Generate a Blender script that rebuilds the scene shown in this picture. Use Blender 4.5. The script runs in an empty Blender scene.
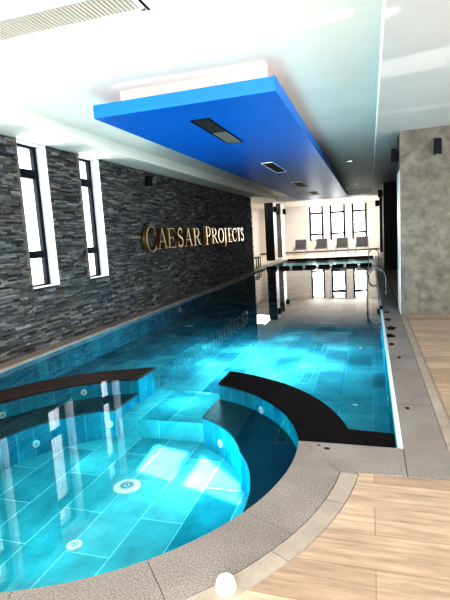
import bpy, bmesh, math, random
from math import sin, cos, pi, radians as R
from mathutils import Vector, Matrix
random.seed(7)
SC = bpy.context.scene
COL = SC.collection

# ------------------------------------------------------------------ materials
def mat(name):
    m = bpy.data.materials.new(name); m.use_nodes = True
    nt = m.node_tree; b = nt.nodes['Principled BSDF']
    return m, nt, b
def N(nt, t, **k):
    n = nt.nodes.new(t)
    for a, v in k.items():
        if a in n.inputs.keys() if hasattr(n.inputs, 'keys') else False: n.inputs[a].default_value = v
        else: setattr(n, a, v)
    return n
def plain(name, c, rough=.5, metal=0., spec=.5, noise=0., nscale=6., bump=0.):
    m, nt, b = mat(name)
    b.inputs['Base Color'].default_value = (*c, 1); b.inputs['Roughness'].default_value = rough
    b.inputs['Metallic'].default_value = metal; b.inputs['Specular IOR Level'].default_value = spec
    tc = nt.nodes.new('ShaderNodeTexCoord'); nz = nt.nodes.new('ShaderNodeTexNoise')
    nz.inputs['Scale'].default_value = nscale; nz.inputs['Detail'].default_value = 5
    nt.links.new(tc.outputs['Object'], nz.inputs['Vector'])
    if noise:
        r = nt.nodes.new('ShaderNodeMapRange'); r.inputs['From Min'].default_value = .3; r.inputs['From Max'].default_value = .7
        r.inputs['To Min'].default_value = 1-noise; r.inputs['To Max'].default_value = 1+noise
        v = nt.nodes.new('ShaderNodeVectorMath'); v.operation = 'SCALE'; v.inputs[0].default_value = c
        nt.links.new(nz.outputs['Fac'], r.inputs['Value']); nt.links.new(r.outputs['Result'], v.inputs['Scale'])
        nt.links.new(v.outputs['Vector'], b.inputs['Base Color'])
    if bump:
        bp = nt.nodes.new('ShaderNodeBump'); bp.inputs['Strength'].default_value = bump; bp.inputs['Distance'].default_value = .01
        nt.links.new(nz.outputs['Fac'], bp.inputs['Height']); nt.links.new(bp.outputs['Normal'], b.inputs['Normal'])
    return m
def emit(name, c, s):
    m, nt, b = mat(name)
    b.inputs['Base Color'].default_value = (*c, 1); b.inputs['Emission Color'].default_value = (*c, 1)
    b.inputs['Emission Strength'].default_value = s
    return m
def tiles(name, c1, c2, mortar, bw, rh, ms=.004, off=.5, rough=.25, var=.35, nscale=2.5, streak=False, bias=0., spec=.5):
    """rectangular tiles laid on the UV layer, which is in metres"""
    m, nt, b = mat(name)
    uv = nt.nodes.new('ShaderNodeUVMap'); uv.uv_map = 'UVMap'
    bk = nt.nodes.new('ShaderNodeTexBrick'); bk.offset = off
    for k, v in (('Scale', 1.), ('Mortar Size', ms), ('Mortar Smooth', .1), ('Bias', bias), ('Brick Width', bw), ('Row Height', rh)):
        bk.inputs[k].default_value = v
    bk.inputs['Color1'].default_value = (*c1, 1); bk.inputs['Color2'].default_value = (*c2, 1); bk.inputs['Mortar'].default_value = (*mortar, 1)
    nt.links.new(uv.outputs['UV'], bk.inputs['Vector'])
    mp = nt.nodes.new('ShaderNodeMapping'); nt.links.new(uv.outputs['UV'], mp.inputs['Vector'])
    if streak: mp.inputs['Scale'].default_value = (1.2, 14, 1)
    nz = nt.nodes.new('ShaderNodeTexNoise'); nz.inputs['Scale'].default_value = nscale; nz.inputs['Detail'].default_value = 6; nz.inputs['Roughness'].default_value = .65
    nt.links.new(mp.outputs['Vector'], nz.inputs['Vector'])
    r = nt.nodes.new('ShaderNodeMapRange'); r.inputs['From Min'].default_value = .3; r.inputs['From Max'].default_value = .7
    r.inputs['To Min'].default_value = 1-var; r.inputs['To Max'].default_value = 1+var
    nt.links.new(nz.outputs['Fac'], r.inputs['Value'])
    v = nt.nodes.new('ShaderNodeVectorMath'); v.operation = 'SCALE'
    nt.links.new(bk.outputs['Color'], v.inputs[0]); nt.links.new(r.outputs['Result'], v.inputs['Scale'])
    nt.links.new(v.outputs['Vector'], b.inputs['Base Color'])
    b.inputs['Roughness'].default_value = rough; b.inputs['Specular IOR Level'].default_value = spec
    return m
def speckle(name, c, amt=.35, sc=160., rough=.6, big=.15):
    m, nt, b = mat(name)
    tc = nt.nodes.new('ShaderNodeTexCoord')
    a = nt.nodes.new('ShaderNodeTexNoise'); a.inputs['Scale'].default_value = sc; a.inputs['Detail'].default_value = 3
    g = nt.nodes.new('ShaderNodeTexNoise'); g.inputs['Scale'].default_value = 2.2; g.inputs['Detail'].default_value = 6
    r1 = nt.nodes.new('ShaderNodeMapRange'); r2 = nt.nodes.new('ShaderNodeMapRange')
    for n, q, am in ((a, r1, amt), (g, r2, big)):
        nt.links.new(tc.outputs['Object'], n.inputs['Vector']); nt.links.new(n.outputs['Fac'], q.inputs['Value'])
        q.inputs['From Min'].default_value = .35; q.inputs['From Max'].default_value = .65
        q.inputs['To Min'].default_value = 1-am; q.inputs['To Max'].default_value = 1+am
    mu = nt.nodes.new('ShaderNodeMath'); mu.operation = 'MULTIPLY'
    nt.links.new(r1.outputs[0], mu.inputs[0]); nt.links.new(r2.outputs[0], mu.inputs[1])
    v = nt.nodes.new('ShaderNodeVectorMath'); v.operation = 'SCALE'; v.inputs[0].default_value = c
    nt.links.new(mu.outputs[0], v.inputs['Scale']); nt.links.new(v.outputs['Vector'], b.inputs['Base Color'])
    b.inputs['Roughness'].default_value = rough
    return m

M = {}
M['reveal'] = plain('reveal_paint', (.62, .63, .65), .5)
M['white'] = plain('white_paint', (.83, .795, .735), .6, noise=.03, nscale=1.5)
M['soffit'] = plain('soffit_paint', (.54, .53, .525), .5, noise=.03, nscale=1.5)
M['white_trim'] = plain('white_trim', (.9, .9, .9), .4); M['edge'] = plain('pale_edge_strip', (.62, .75, .78), .4)
M['far_wall'] = plain('far_wall_paint', (.80, .77, .73), .6, noise=.03, nscale=1.)
M['black'] = plain('black_metal', (.005, .006, .008), .5, spec=.15)
M['frame'] = plain('anthracite_frame', (.004, .007, .012), .5, spec=.2)
M['blacktile'] = plain('black_stone_cladding', (.006, .006, .009), .5, noise=.6, nscale=3, spec=.15)
M['greencol'] = plain('dark_green_cladding', (.01, .02, .02), .5, noise=.3, spec=.2)
M['granite_black'] = plain('black_granite', (.010, .007, .007), .6, noise=.4, nscale=5, spec=.12)
M['granite_reflection'] = plain('black_granite_brown_reflection', (.03, .018, .014), .55, noise=.5, nscale=5, spec=.2)  # black granite with the stone wall's brown reflection put into its colour
M['bench'] = tiles('submerged_bench_tile', (.005, .05, .065), (.005, .055, .07), (.01, .09, .11), .6, .6, .002, .5, .5, .5)
M['gold'] = plain('brushed_gold', (.60, .40, .14), .3, metal=1.)
M['letter'] = plain('polished_letter_face', (.85, .76, .60), .3, metal=1.)
M['chrome'] = plain('stainless_steel', (.15, .155, .17), .25, metal=1.)
M['sling'] = plain('grey_sling_fabric', (.075, .072, .078), .8, noise=.1, nscale=40)
M['alu'] = plain('grey_aluminium', (.35, .35, .36), .4, metal=.6)
M['plastic'] = plain('white_plastic', (.88, .88, .86), .35)
M['inlet'] = plain('pale_plastic', (.75, .95, .95), .4)
M['grime'] = plain('dark_grate', (.1, .25, .3), .6)
M['coping'] = speckle('grey_coping_granite', (.215, .197, .184), .33, 120)
M['coping_left'] = speckle('sand_coping_granite', (.30, .255, .22), .2, 60)
M['border'] = tiles('border_tile', (.30, .26, .225), (.35, .305, .26), (.2, .18, .16), .55, .3, .004, 0, .5, .15, 6)
M['deck'] = tiles('wood_look_plank', (.31, .232, .172), (.44, .345, .262), (.24, .185, .14), 2.4, .245, .003, .37, .45, .35, 2.2, streak=True)
M['farfloor'] = tiles('beige_floor_tile', (.50, .43, .37), (.55, .48, .41), (.4, .35, .3), .6, .6, .004, .5, .4, .1)
M['pooltile'] = tiles('teal_pool_tile', (.03, .22, .30), (.09, .42, .48), (.10, .50, .56), .6, .345, .004, .5, .7, .4, 1.8, spec=.0)
M['spatile'] = tiles('teal_spa_tile', (.03, .35, .43), (.09, .54, .60), (.30, .75, .78), .95, .335, .004, .47, .7, .3, 2.5, spec=.0)
M['walltile'] = tiles('teal_wall_tile', (.006, .25, .36), (.02, .38, .48), (.10, .55, .6), .17, .6, .003, 0, .7, .3, 3, spec=.0)
M['concrete'] = tiles('concrete_panel', (.088, .082, .070), (.103, .096, .082), (.065, .062, .056), 1.25, .595, .003, .4, .55, .55, 5)
M['stoneedge'] = plain('grey_edge_trim', (.12, .115, .11), .7)
M['stoneback'] = plain('dark_mortar', (.03, .03, .03), .9)  # even dark mortar backing behind the stones and under the slabs
M['stain'] = plain('damp_dark_stain', (.006, .006, .006), .6, spec=.1)
M['blue'] = plain('blue_gloss_panel', (.0, .155, .56), .4, noise=.05, nscale=2)
M['neck'] = plain('cream_neck_paint', (.5, .42, .36), .6)
M['vent_dark'] = plain('vent_inside', (.06, .045, .04), .6)
M['vent_half'] = plain('vent_filter', (.32, .25, .22), .5)  # plain brownish half panel, no emission
M['slat'] = plain('vent_slat', (.62, .56, .50), .5)
M['vent_back'] = plain('vent_back', (.42, .36, .32), .6)
M['lens'] = emit('lamp_lens', (1, .95, .85), 2.)

def stone_mat():
    m, nt, b = mat('ledger_stone')
    at = nt.nodes.new('ShaderNodeAttribute'); at.attribute_name = 'tone'
    tc = nt.nodes.new('ShaderNodeTexCoord'); mp = nt.nodes.new('ShaderNodeMapping'); mp.inputs['Scale'].default_value = (8, 8, 30)
    nz = nt.nodes.new('ShaderNodeTexNoise'); nz.inputs['Scale'].default_value = 1.6; nz.inputs['Detail'].default_value = 8; nz.inputs['Roughness'].default_value = .7
    nt.links.new(tc.outputs['Object'], mp.inputs['Vector']); nt.links.new(mp.outputs['Vector'], nz.inputs['Vector'])
    r = nt.nodes.new('ShaderNodeMapRange'); r.inputs['From Min'].default_value = .3; r.inputs['From Max'].default_value = .7
    r.inputs['To Min'].default_value = .45; r.inputs['To Max'].default_value = 1.6
    nt.links.new(nz.outputs['Fac'], r.inputs['Value'])
    v = nt.nodes.new('ShaderNodeVectorMath'); v.operation = 'SCALE'
    nt.links.new(at.outputs['Color'], v.inputs[0]); nt.links.new(r.outputs[0], v.inputs['Scale'])
    nt.links.new(v.outputs['Vector'], b.inputs['Base Color'])
    bp = nt.nodes.new('ShaderNodeBump'); bp.inputs['Strength'].default_value = .7; bp.inputs['Distance'].default_value = .02
    nt.links.new(nz.outputs['Fac'], bp.inputs['Height']); nt.links.new(bp.outputs['Normal'], b.inputs['Normal'])
    b.inputs['Roughness'].default_value = .7; b.inputs['Specular IOR Level'].default_value = .2
    return m
M['stone'] = stone_mat()

def water_mat(name='pool_water', ior=1.36, bump=.018):
    m = bpy.data.materials.new(name); m.use_nodes = True; nt = m.node_tree; nt.nodes.clear()
    out = nt.nodes.new('ShaderNodeOutputMaterial'); mx = nt.nodes.new('ShaderNodeMixShader')
    tr = nt.nodes.new('ShaderNodeBsdfTransparent'); tr.inputs['Color'].default_value = (.80, .96, .98, 1)
    gl = nt.nodes.new('ShaderNodeBsdfGlossy'); gl.inputs['Roughness'].default_value = .0; gl.inputs['Color'].default_value = (1, 1, 1, 1)
    fr = nt.nodes.new('ShaderNodeFresnel'); fr.inputs['IOR'].default_value = ior
    tc = nt.nodes.new('ShaderNodeTexCoord'); nz = nt.nodes.new('ShaderNodeTexNoise')
    nz.inputs['Scale'].default_value = 1.6; nz.inputs['Detail'].default_value = 2
    bp = nt.nodes.new('ShaderNodeBump'); bp.inputs['Strength'].default_value = bump; bp.inputs['Distance'].default_value = .05
    nt.links.new(tc.outputs['Object'], nz.inputs['Vector']); nt.links.new(nz.outputs['Fac'], bp.inputs['Height'])
    nt.links.new(bp.outputs['Normal'], gl.inputs['Normal']); nt.links.new(bp.outputs['Normal'], fr.inputs['Normal'])
    if ior < 1.1: mx.inputs[0].default_value = .22
    else: nt.links.new(fr.outputs[0], mx.inputs[0])
    nt.links.new(tr.outputs[0], mx.inputs[1]); nt.links.new(gl.outputs[0], mx.inputs[2])
    nt.links.new(mx.outputs[0], out.inputs['Surface'])
    return m
M['water'] = water_mat(); M['water_low'] = water_mat('far_pool_water', 1.06, .3)
M['farpooltile'] = plain('far_pool_tile', (.02, .32, .38), .4, noise=.3, nscale=2)
def glass_mat():
    m = bpy.data.materials.new('window_glass'); m.use_nodes = True; nt = m.node_tree; nt.nodes.clear()
    out = nt.nodes.new('ShaderNodeOutputMaterial'); mx = nt.nodes.new('ShaderNodeMixShader')
    tr = nt.nodes.new('ShaderNodeBsdfTransparent'); gl = nt.nodes.new('ShaderNodeBsdfGlossy'); gl.inputs['Roughness'].default_value = .02
    mx.inputs[0].default_value = .06; nt.links.new(tr.outputs[0], mx.inputs[1]); nt.links.new(gl.outputs[0], mx.inputs[2])
    nt.links.new(mx.outputs[0], out.inputs['Surface'])
    return m
M['glass'] = glass_mat()

# ------------------------------------------------------------------ mesh helpers
class MB:
    def __init__(s): s.v = []; s.f = []; s.uv = []; s.tone = []
    def face(s, pts, uvs=None, tone=None):
        b = len(s.v); s.v += [tuple(p) for p in pts]; s.f.append(list(range(b, b+len(pts))))
        if uvs is None:
            a, c, d = Vector(pts[0]), Vector(pts[1]), Vector(pts[2])
            n = (c-a).cross(d-a); ax = max(range(3), key=lambda i: abs(n[i]))
            uvs = [((p[0], p[1]) if ax == 2 else (p[1], p[2]) if ax == 0 else (p[0], p[2])) for p in pts]
        s.uv.append(uvs); s.tone.append(tone or (.5, .5, .5))
        return s
    def box(s, x0, x1, y0, y1, z0, z1, tone=None, rot=None):
        P = [(x, y, z) for z in (z0, z1) for y in (y0, y1) for x in (x0, x1)]
        if rot:
            P = [tuple(rot @ Vector(p)) for p in P]
        for q in ((0, 2, 3, 1), (4, 5, 7, 6), (0, 1, 5, 4), (1, 3, 7, 5), (3, 2, 6, 7), (2, 0, 4, 6)):
            s.face([P[i] for i in q], tone=tone)
        return s
    def prism(s, poly, z0, z1, swap=False):
        """poly is counter-clockwise in xy"""
        n = len(poly)
        top = [(x, y, z1) for x, y in poly]; bot = [(x, y, z0) for x, y in poly]
        s.face(top, [((y, x) if swap else (x, y)) for x, y in poly]); s.face(bot[::-1])
        u = 0
        for i in range(n):
            j = (i+1) % n; L = math.dist(poly[i], poly[j])
            s.face([bot[i], bot[j], top[j], top[i]], [(u, z0), (u+L, z0), (u+L, z1), (u, z1)]); u += L
        return s
    def strip(s, path, z0, z1):
        """upright ribbon along an xy path with metre UVs"""
        u = 0
        for a, b in zip(path, path[1:]):
            L = math.dist(a, b)
            s.face([(*a, z0), (*b, z0), (*b, z1), (*a, z1)], [(u, z0), (u+L, z0), (u+L, z1), (u, z1)]); u += L
        return s
    def cyl(s, p0, p1, r0, r1=None, n=16, cap=True):
        r1 = r0 if r1 is None else r1
        p0, p1 = Vector(p0), Vector(p1); d = (p1-p0).normalized()
        a = d.orthogonal().normalized(); b = d.cross(a)
        c0 = [p0+(a*cos(2*pi*i/n)+b*sin(2*pi*i/n))*r0 for i in range(n)]
        c1 = [p1+(a*cos(2*pi*i/n)+b*sin(2*pi*i/n))*r1 for i in range(n)]
        for i in range(n):
            j = (i+1) % n; s.face([c0[i], c0[j], c1[j], c1[i]])
        if cap: s.face(c0[::-1]); s.face(c1)
        return s
    def tube(s, pts, r, n=10):
        pts = [Vector(p) for p in pts]; rings = []; a = None
        for i, p in enumerate(pts):
            d = (pts[min(i+1, len(pts)-1)]-pts[max(i-1, 0)]).normalized()
            a = (a - d*a.dot(d)).normalized() if a is not None else d.orthogonal().normalized()
            b = d.cross(a); rings.append([p+(a*cos(2*pi*k/n)+b*sin(2*pi*k/n))*r for k in range(n)])
        for A, B in zip(rings, rings[1:]):
            for k in range(n): s.face([A[k], A[(k+1) % n], B[(k+1) % n], B[k]])
        s.face(rings[0][::-1]); s.face(rings[-1]); return s
    def lathe(s, prof, c=(0, 0, 0), n=24):
        for (r0, z0), (r1, z1) in zip(prof, prof[1:]):
            for i in range(n):
                a, b = 2*pi*i/n, 2*pi*(i+1)/n
                q = [(c[0]+r0*cos(a), c[1]+r0*sin(a), c[2]+z0), (c[0]+r0*cos(b), c[1]+r0*sin(b), c[2]+z0),
                     (c[0]+r1*cos(b), c[1]+r1*sin(b), c[2]+z1), (c[0]+r1*cos(a), c[1]+r1*sin(a), c[2]+z1)]
                s.face(q)
        return s
    def build(s, name, m, parent=None, smooth=False, tone=False, bevel=0):
        me = bpy.data.meshes.new(name); me.from_pydata(s.v, [], s.f)
        uv = me.uv_layers.new(name='UVMap'); k = 0
        for us in s.uv:
            for u in us: uv.data[k].uv = u; k += 1
        if tone:
            ca = me.color_attributes.new('tone', 'FLOAT_COLOR', 'CORNER'); k = 0
            for f, t in zip(s.f, s.tone):
                for _ in f: ca.data[k].color = (*t, 1); k += 1
        bm = bmesh.new(); bm.from_mesh(me); bmesh.ops.remove_doubles(bm, verts=bm.verts, dist=1e-5)
        if smooth:
            for f in bm.faces: f.smooth = True
            for e in bm.edges:
                if len(e.link_faces) != 2 or e.calc_face_angle(0) > R(40): e.smooth = False
        bm.to_mesh(me); bm.free()
        me.materials.append(m); o = bpy.data.objects.new(name, me); COL.objects.link(o)
        if parent is not None: o.parent = parent
        if bevel:
            bv = o.modifiers.new('bevel', 'BEVEL'); bv.width = bevel; bv.segments = 2; bv.limit_method = 'ANGLE'
        return o
def tag(o, label=None, cat=None, group=None, kind=None):
    if label: o['label'] = label
    if cat: o['category'] = cat
    if group: o['group'] = group
    if kind: o['kind'] = kind
    return o
def empty(name, loc, label, cat, group=None, rz=0):
    o = bpy.data.objects.new(name, None); COL.objects.link(o); o.empty_display_size = .1
    o.location = loc; o.rotation_euler = (0, 0, rz)
    return tag(o, label, cat, group)
def copy_tree(o, parent=None):
    c = o.copy(); COL.objects.link(c)
    if parent is not None: c.parent = parent
    for ch in [q for q in list(COL.objects) if q.parent == o]: copy_tree(ch, c)
    return c
def struct(o, label=None, cat=None): return tag(o, label, cat, kind='structure')
def arc(c, r, a0, a1, n=48):
    f = r if callable(r) else (lambda a: r)
    return [(c[0]+f(a0+(a1-a0)*i/n)*cos(R(a0+(a1-a0)*i/n)), c[1]+f(a0+(a1-a0)*i/n)*sin(R(a0+(a1-a0)*i/n))) for i in range(n+1)]
def ring(mb, c, ri, ro, a0, a1, z0, z1, n=48, uvswap=False):
    """solid ring sector, uv = (arc length, radius)"""
    fi = ri if callable(ri) else (lambda a: ri); fo = ro if callable(ro) else (lambda a: ro)
    P = lambda r, a, z: (c[0]+r*cos(R(a)), c[1]+r*sin(R(a)), z)
    for i in range(n):
        a, b = a0+(a1-a0)*i/n, a0+(a1-a0)*(i+1)/n
        rm = (fi(a)+fo(a))/2; ua, ub = R(a)*rm, R(b)*rm
        mb.face([P(fi(a), a, z1), P(fo(a), a, z1), P(fo(b), b, z1), P(fi(b), b, z1)], [(ua, fi(a)), (ua, fo(a)), (ub, fo(b)), (ub, fi(b))])
        mb.face([P(fi(a), a, z0), P(fi(b), b, z0), P(fo(b), b, z0), P(fo(a), a, z0)])
        mb.face([P(fo(a), a, z0), P(fo(b), b, z0), P(fo(b), b, z1), P(fo(a), a, z1)], [(R(a)*fo(a), z0), (R(b)*fo(b), z0), (R(b)*fo(b), z1), (R(a)*fo(a), z1)])
        mb.face([P(fi(b), b, z0), P(fi(a), a, z0), P(fi(a), a, z1), P(fi(b), b, z1)], [(R(b)*fi(b), z0), (R(a)*fi(a), z0), (R(a)*fi(a), z1), (R(b)*fi(b), z1)])
    for a, s_ in ((a0, 1), (a1, -1)):
        q = [P(fi(a), a, z0), P(fo(a), a, z0), P(fo(a), a, z1), P(fi(a), a, z1)]
        mb.face(q if s_ > 0 else q[::-1], [(0, z0), (fo(a)-fi(a), z0), (fo(a)-fi(a), z1), (0, z1)] if s_ > 0 else [(0, z1), (fo(a)-fi(a), z1), (fo(a)-fi(a), z0), (0, z0)])
    return mb

# ------------------------------------------------------------------ camera (calibrated)
XA = Vector((.95344408, -.01629746, -.30112918)); YA = Vector((.29562424, -.14679273, .94395879)); ZA = Vector((-.0595877, -.98903301, -.13514073))
cam = bpy.data.cameras.new('camera'); co = bpy.data.objects.new('camera', cam); COL.objects.link(co)
right = Vector((XA.x, YA.x, ZA.x)); down = Vector((XA.y, YA.y, ZA.y)); fwd = Vector((XA.z, YA.z, ZA.z))
mw = Matrix((( right.x, -down.x, -fwd.x), (right.y, -down.y, -fwd.y), (right.z, -down.z, -fwd.z))).to_4x4()
mw.translation = Vector((0, 0, 1.5)); co.matrix_world = mw
cam.sensor_fit = 'HORIZONTAL'; cam.sensor_width = 36; cam.lens = 463/450*36; cam.clip_start = .05; cam.clip_end = 200
SC.camera = co

# ------------------------------------------------------------------ dimensions
XW = -4.75          # stone wall face
XL = -4.5           # pool left edge
XR = .15            # pool right edge
YN = 3.19           # near straight pool edge
YF = 26.3           # far pool edge
YE = 19.2           # end of stone wall
CC = (-2.16, 3.0); RI = 1.65; RO = 2.05
ZW = -.05; ZS = -.55; ZP = -.42; ZPASS = -.345
ZC = 3.03; ZT = 3.25
YB = -3.2; XRR = 6.2; YFW = 34.0; XA_ = -7.7; ZF = 3.33

# ------------------------------------------------------------------ pool shell
def up(mb, path, z0, z1): return mb.strip(path, z0, z1)
# main pool floor
mb = MB()
fl = [(XR, YF), (XL, YF), (XL, 1.6)] + [(x, max(y, 1.6)) for x, y in arc(CC, RO-.15, 200, 101, 40)] + [(-2.55, 4.8), (-1.6, 4.8)] + arc(CC, RO-.15, 72, 8, 30) + [(XR, YN)]
mb.face([(x, y, ZP) for x, y in fl], [(y, x) for x, y in fl])
fp = mb.build('floor_pool', M['pooltile']); struct(fp, 'teal tiled floor of the long swimming pool', 'pool floor')
bm = bmesh.new(); bm.from_mesh(fp.data); bmesh.ops.triangulate(bm, faces=bm.faces); bm.to_mesh(fp.data); bm.free()
for nm, x0, x1, y0, y1, l in (('wall_pool_left', XL-.06, XL, 1.6, YF, 'teal tiled pool side wall below the stone wall'), ('wall_pool_right', XR, XR+.05, YN+.01, YF, 'teal tiled right side wall of the pool'),
                              ('wall_pool_far', XL, XR, YF, YF+.06, 'teal tiled far end wall of the pool')):
    mb = MB(); mb.box(x0, x1, y0, y1, ZP-.05, -.042); struct(mb.build(nm, M['walltile']), l, 'pool wall')
# spa floor + circular wall on deck side
mb = MB(); c = arc(CC, RI+.02, 0, 360, 72)[:-1]
mb.prism(c, ZS-.05, ZS, swap=True)
struct(mb.build('floor_spa', M['spatile']), 'cyan tiled floor of the round spa basin', 'pool floor')
# passage floor between the two curved walls
G0, G1 = -2.57, -1.575
mb = MB()
mb.prism([(G0-.06, 4.15), (G1+.03, 4.15), (G1+.03, 5.02), (G0-.06, 5.09)], ZS-.01, ZPASS, swap=True)
struct(mb.build('floor_spa_passage', M['spatile']), 'cyan tiled sill between the spa and the pool', 'pool step')
mb = MB()
mb.strip(arc(CC, RI+.004, 190, 366.6, 90), ZS, -.03)
struct(mb.build('wall_spa', M['walltile']), 'teal tiled curved wall under the near coping of the spa', 'pool wall')

def angx(r, x): return math.degrees(math.acos((x-CC[0])/r))
def curved_wall(a_in0, a_out0, a_in1, a_out1, name, label, capmat, jetangs):
    """tiled curved dividing wall: each end cut straight"""
    root = empty(name, (CC[0], CC[1], ZS), label, 'pool wall')
    n = 40; inner = []; outer = []
    for i in range(n+1):
        t = i/n; ai = a_in0+(a_in1-a_in0)*t; ao = a_out0+(a_out1-a_out0)*t
        inner.append((RI*cos(R(ai)), RI*sin(R(ai)))); outer.append((RO*cos(R(ao)), RO*sin(R(ao))))
    b = MB(); zt = -.045-ZS-.03; zb = 0
    b.strip(inner[::-1], zb, zt); b.strip(outer, zb, zt)
    b.strip([inner[0], outer[0]], zb, zt); b.strip([outer[-1], inner[-1]], zb, zt)
    b.build('tiled_wall', M['walltile'], root)
    b = MB(); z1 = -.045-ZS; z0 = z1-.03
    for i in range(n):
        q = [inner[i], outer[i], outer[i+1], inner[i+1]]
        b.face([(*p, z1) for p in q]); b.face([(*p, z0) for p in q[::-1]])
    for path in (inner[::-1], outer, [inner[0], outer[0]], [outer[-1], inner[-1]]): b.strip(path, z0, z1)
    b.build('stone_cap', capmat, root)
    return root, inner, outer
rw, rin, rout = curved_wall(6.6, 14.5, angx(RI, G1), angx(RO, G1), 'curved_spa_wall',
    'curved cyan tiled spa wall with black stone top, right of the opening', M['granite_black'], [])
lw, lin, lout = curved_wall(angx(RI, G0), angx(RO, G0), 196, 196, 'curved_spa_wall',
    'curved cyan tiled spa wall with black stone top painted with brown reflection, nearer the slit windows', M['granite_reflection'], [])
# straight black topped ledge along the near pool edge (from the curved wall to the pool side)
y_in = RO*sin(R(14.5))+CC[1]; 
poly = [(-.52, YN), (XR, YN), (XR, 3.53), (-.2, 3.56), (-.32, 3.5)]
le = empty('pool_ledge', (-.1, 3.36, ZP), 'straight black stone ledge in the pool corner beside the near coping', 'ledge')
rel = [(x+.1, y-3.36) for x, y in poly]
b = MB(); b.prism(rel, 0, -.076-ZP); b.build('tiled_base', M['walltile'], le)
b = MB(); b.prism(rel, -.076-ZP, -.046-ZP); b.build('stone_cap', M['granite_black'], le)

# benches
def rb(a):
    if a >= 20: return 1.19
    return 1.19 + (1.66-1.19)*((20-a)/(20+52))**1.05
def bench(name, label, a0, a1, rin_f, xcut, side):
    root = empty(name, (CC[0], CC[1], ZS), label, 'bench')
    n = 48; I = []; O = []
    for i in range(n+1):
        t = i/n
        if side > 0:
            ai = a0+(math.degrees(math.acos((xcut-CC[0])/1.19))-a0)*t; ao = a0+(angx(RI, xcut)-a0)*t
        else:
            s0 = math.degrees(math.acos((xcut-CC[0])/1.19)); ai = s0+(a1-s0)*t; ao = angx(RI, xcut)+(a1-angx(RI, xcut))*t
        r = rin_f(ai); I.append((r*cos(R(ai)), r*sin(R(ai)))); O.append((RI*cos(R(ao)), RI*sin(R(ao))))
    z1 = -.23-ZS
    b = MB()
    for i in range(n):
        q = [I[i], O[i], O[i+1], I[i+1]]; b.face([(*p, z1) for p in q]); b.face([(*p, z1-.02) for p in q[::-1]])
    b.strip(I[::-1], z1-.02, z1); b.strip([I[0], O[0]], z1-.02, z1); b.strip([O[-1], I[-1]], z1-.02, z1)
    b.build('bench_seat', M['bench'], root)
    b = MB(); b.strip(I[::-1], 0, z1-.02); b.strip([I[0], O[0]], 0, z1-.02); b.strip([O[-1], I[-1]], 0, z1-.02)
    b.build('bench_riser', M['walltile'], root)
    return root
bench('submerged_bench', 'dark curved bench under the water along the right side of the spa', -52, 0, rb, G1-.02, 1)
bench('submerged_bench', 'dark curved bench under the water beside the left spa wall', 0, 236, lambda a: 1.19 if a < 185 else 1.19+.46*(a-185)/51, G0-.02, -1)

# jets on walls and bench faces
def disc(name, p, nrm, r, label, cat, group, m1, m2, holes=6):
    o = empty(name, p, label, cat, group)
    nrm = Vector(nrm).normalized()
    q = nrm.to_track_quat('Z', 'Y'); o.rotation_mode = 'QUATERNION'; o.rotation_quaternion = q
    b = MB(); b.lathe([(r, 0), (r, .008), (r*.92, .014), (r*.5, .016), (0.001, .017)]); cv = b.build('cover', m1, o, smooth=True)
    b = MB()
    for k in range(holes):
        a = 2*pi*k/holes
        b.box(-.06*r, .06*r, .22*r, .55*r, .0165, .018, rot=Matrix.Rotation(a, 3, 'Z'))
    b.cyl((0, 0, .016), (0, 0, .020), r*.14, n=12)
    b.build('nozzle', m2, cv)
    return o
for a, z, r, l in ((47, -.19, RI, 'white round jet on the curved wall above the right bench'),
                   (9, -.15, RI, 'white round jet on the curved wall next to the coping corner'),
                   (126, -.15, RI, 'white oval jet on the left spa wall, nearer the opening'),
                   (156, -.19, RI, 'white oval jet on the left spa wall, at the photo edge')):
    disc('water_jet', (CC[0]+(r-.002)*cos(R(a)), CC[1]+(r-.002)*sin(R(a)), z), (-cos(R(a)), -sin(R(a)), 0), .035, l, 'jet', 'water jets on the spa walls', M['plastic'], M['grime'])
for a, z, l in ((48, -.41, 'pale jet on the face of the right hand submerged bench'),
                (151, -.42, 'pale jet on the left bench face, beside the leftmost window reflection'),
                (115, -.39, 'pale jet on the left bench face, nearer the spa opening')):
    disc('bench_jet', (CC[0]+1.188*cos(R(a)), CC[1]+1.188*sin(R(a)), z), (-cos(R(a)), -sin(R(a)), 0), .038, l, 'jet', 'jets on the bench faces', M['inlet'], M['grime'])
disc('floor_drain', (-2.0, 3.23, ZS), (0, 0, 1), .115, 'large round white grated drain in the spa floor', 'drain', None, M['inlet'], M['grime'], 16)
disc('floor_drain', (-1.98, 2.46, ZS), (0, 0, 1), .055, 'small round white inlet in the spa floor, nearer the coping', 'drain', None, M['inlet'], M['grime'], 8)
disc('pool_inlet', (XL+.002, 10.4, -.2), (1, 0, 0), .07, 'small round white inlet on the pool wall below the stone wall', 'inlet', None, M['inlet'], M['grime'])
disc('pool_inlet', (-3.87, 9.4, ZP), (0, 0, 1), .09, 'pale round inlet in the dark pool floor', 'inlet', None, M['inlet'], M['grime'])
disc('pool_inlet', (XR-.002, 4.64, -.2), (-1, 0, 0), .05, 'small white inlet on the right pool wall', 'inlet', None, M['inlet'], M['grime'])

# divider between the pools
dv = empty('pool_divider', (XL, 20.3, ZP), 'low white divider across the pool with black rectangles in a row', 'divider')
b = MB(); b.box(0, XR-XL, 0, .3, 0, .05+ZW-ZP); b.build('divider_wall', M['white_trim'], dv)
for k in range(8):
    x0 = .06+k*.575
    b = MB(); b.box(x0, x0+.46, -.035, .03, ZW-ZP-.01, ZW-ZP+.11); b.build('black_panel', M['black'], dv)
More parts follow.
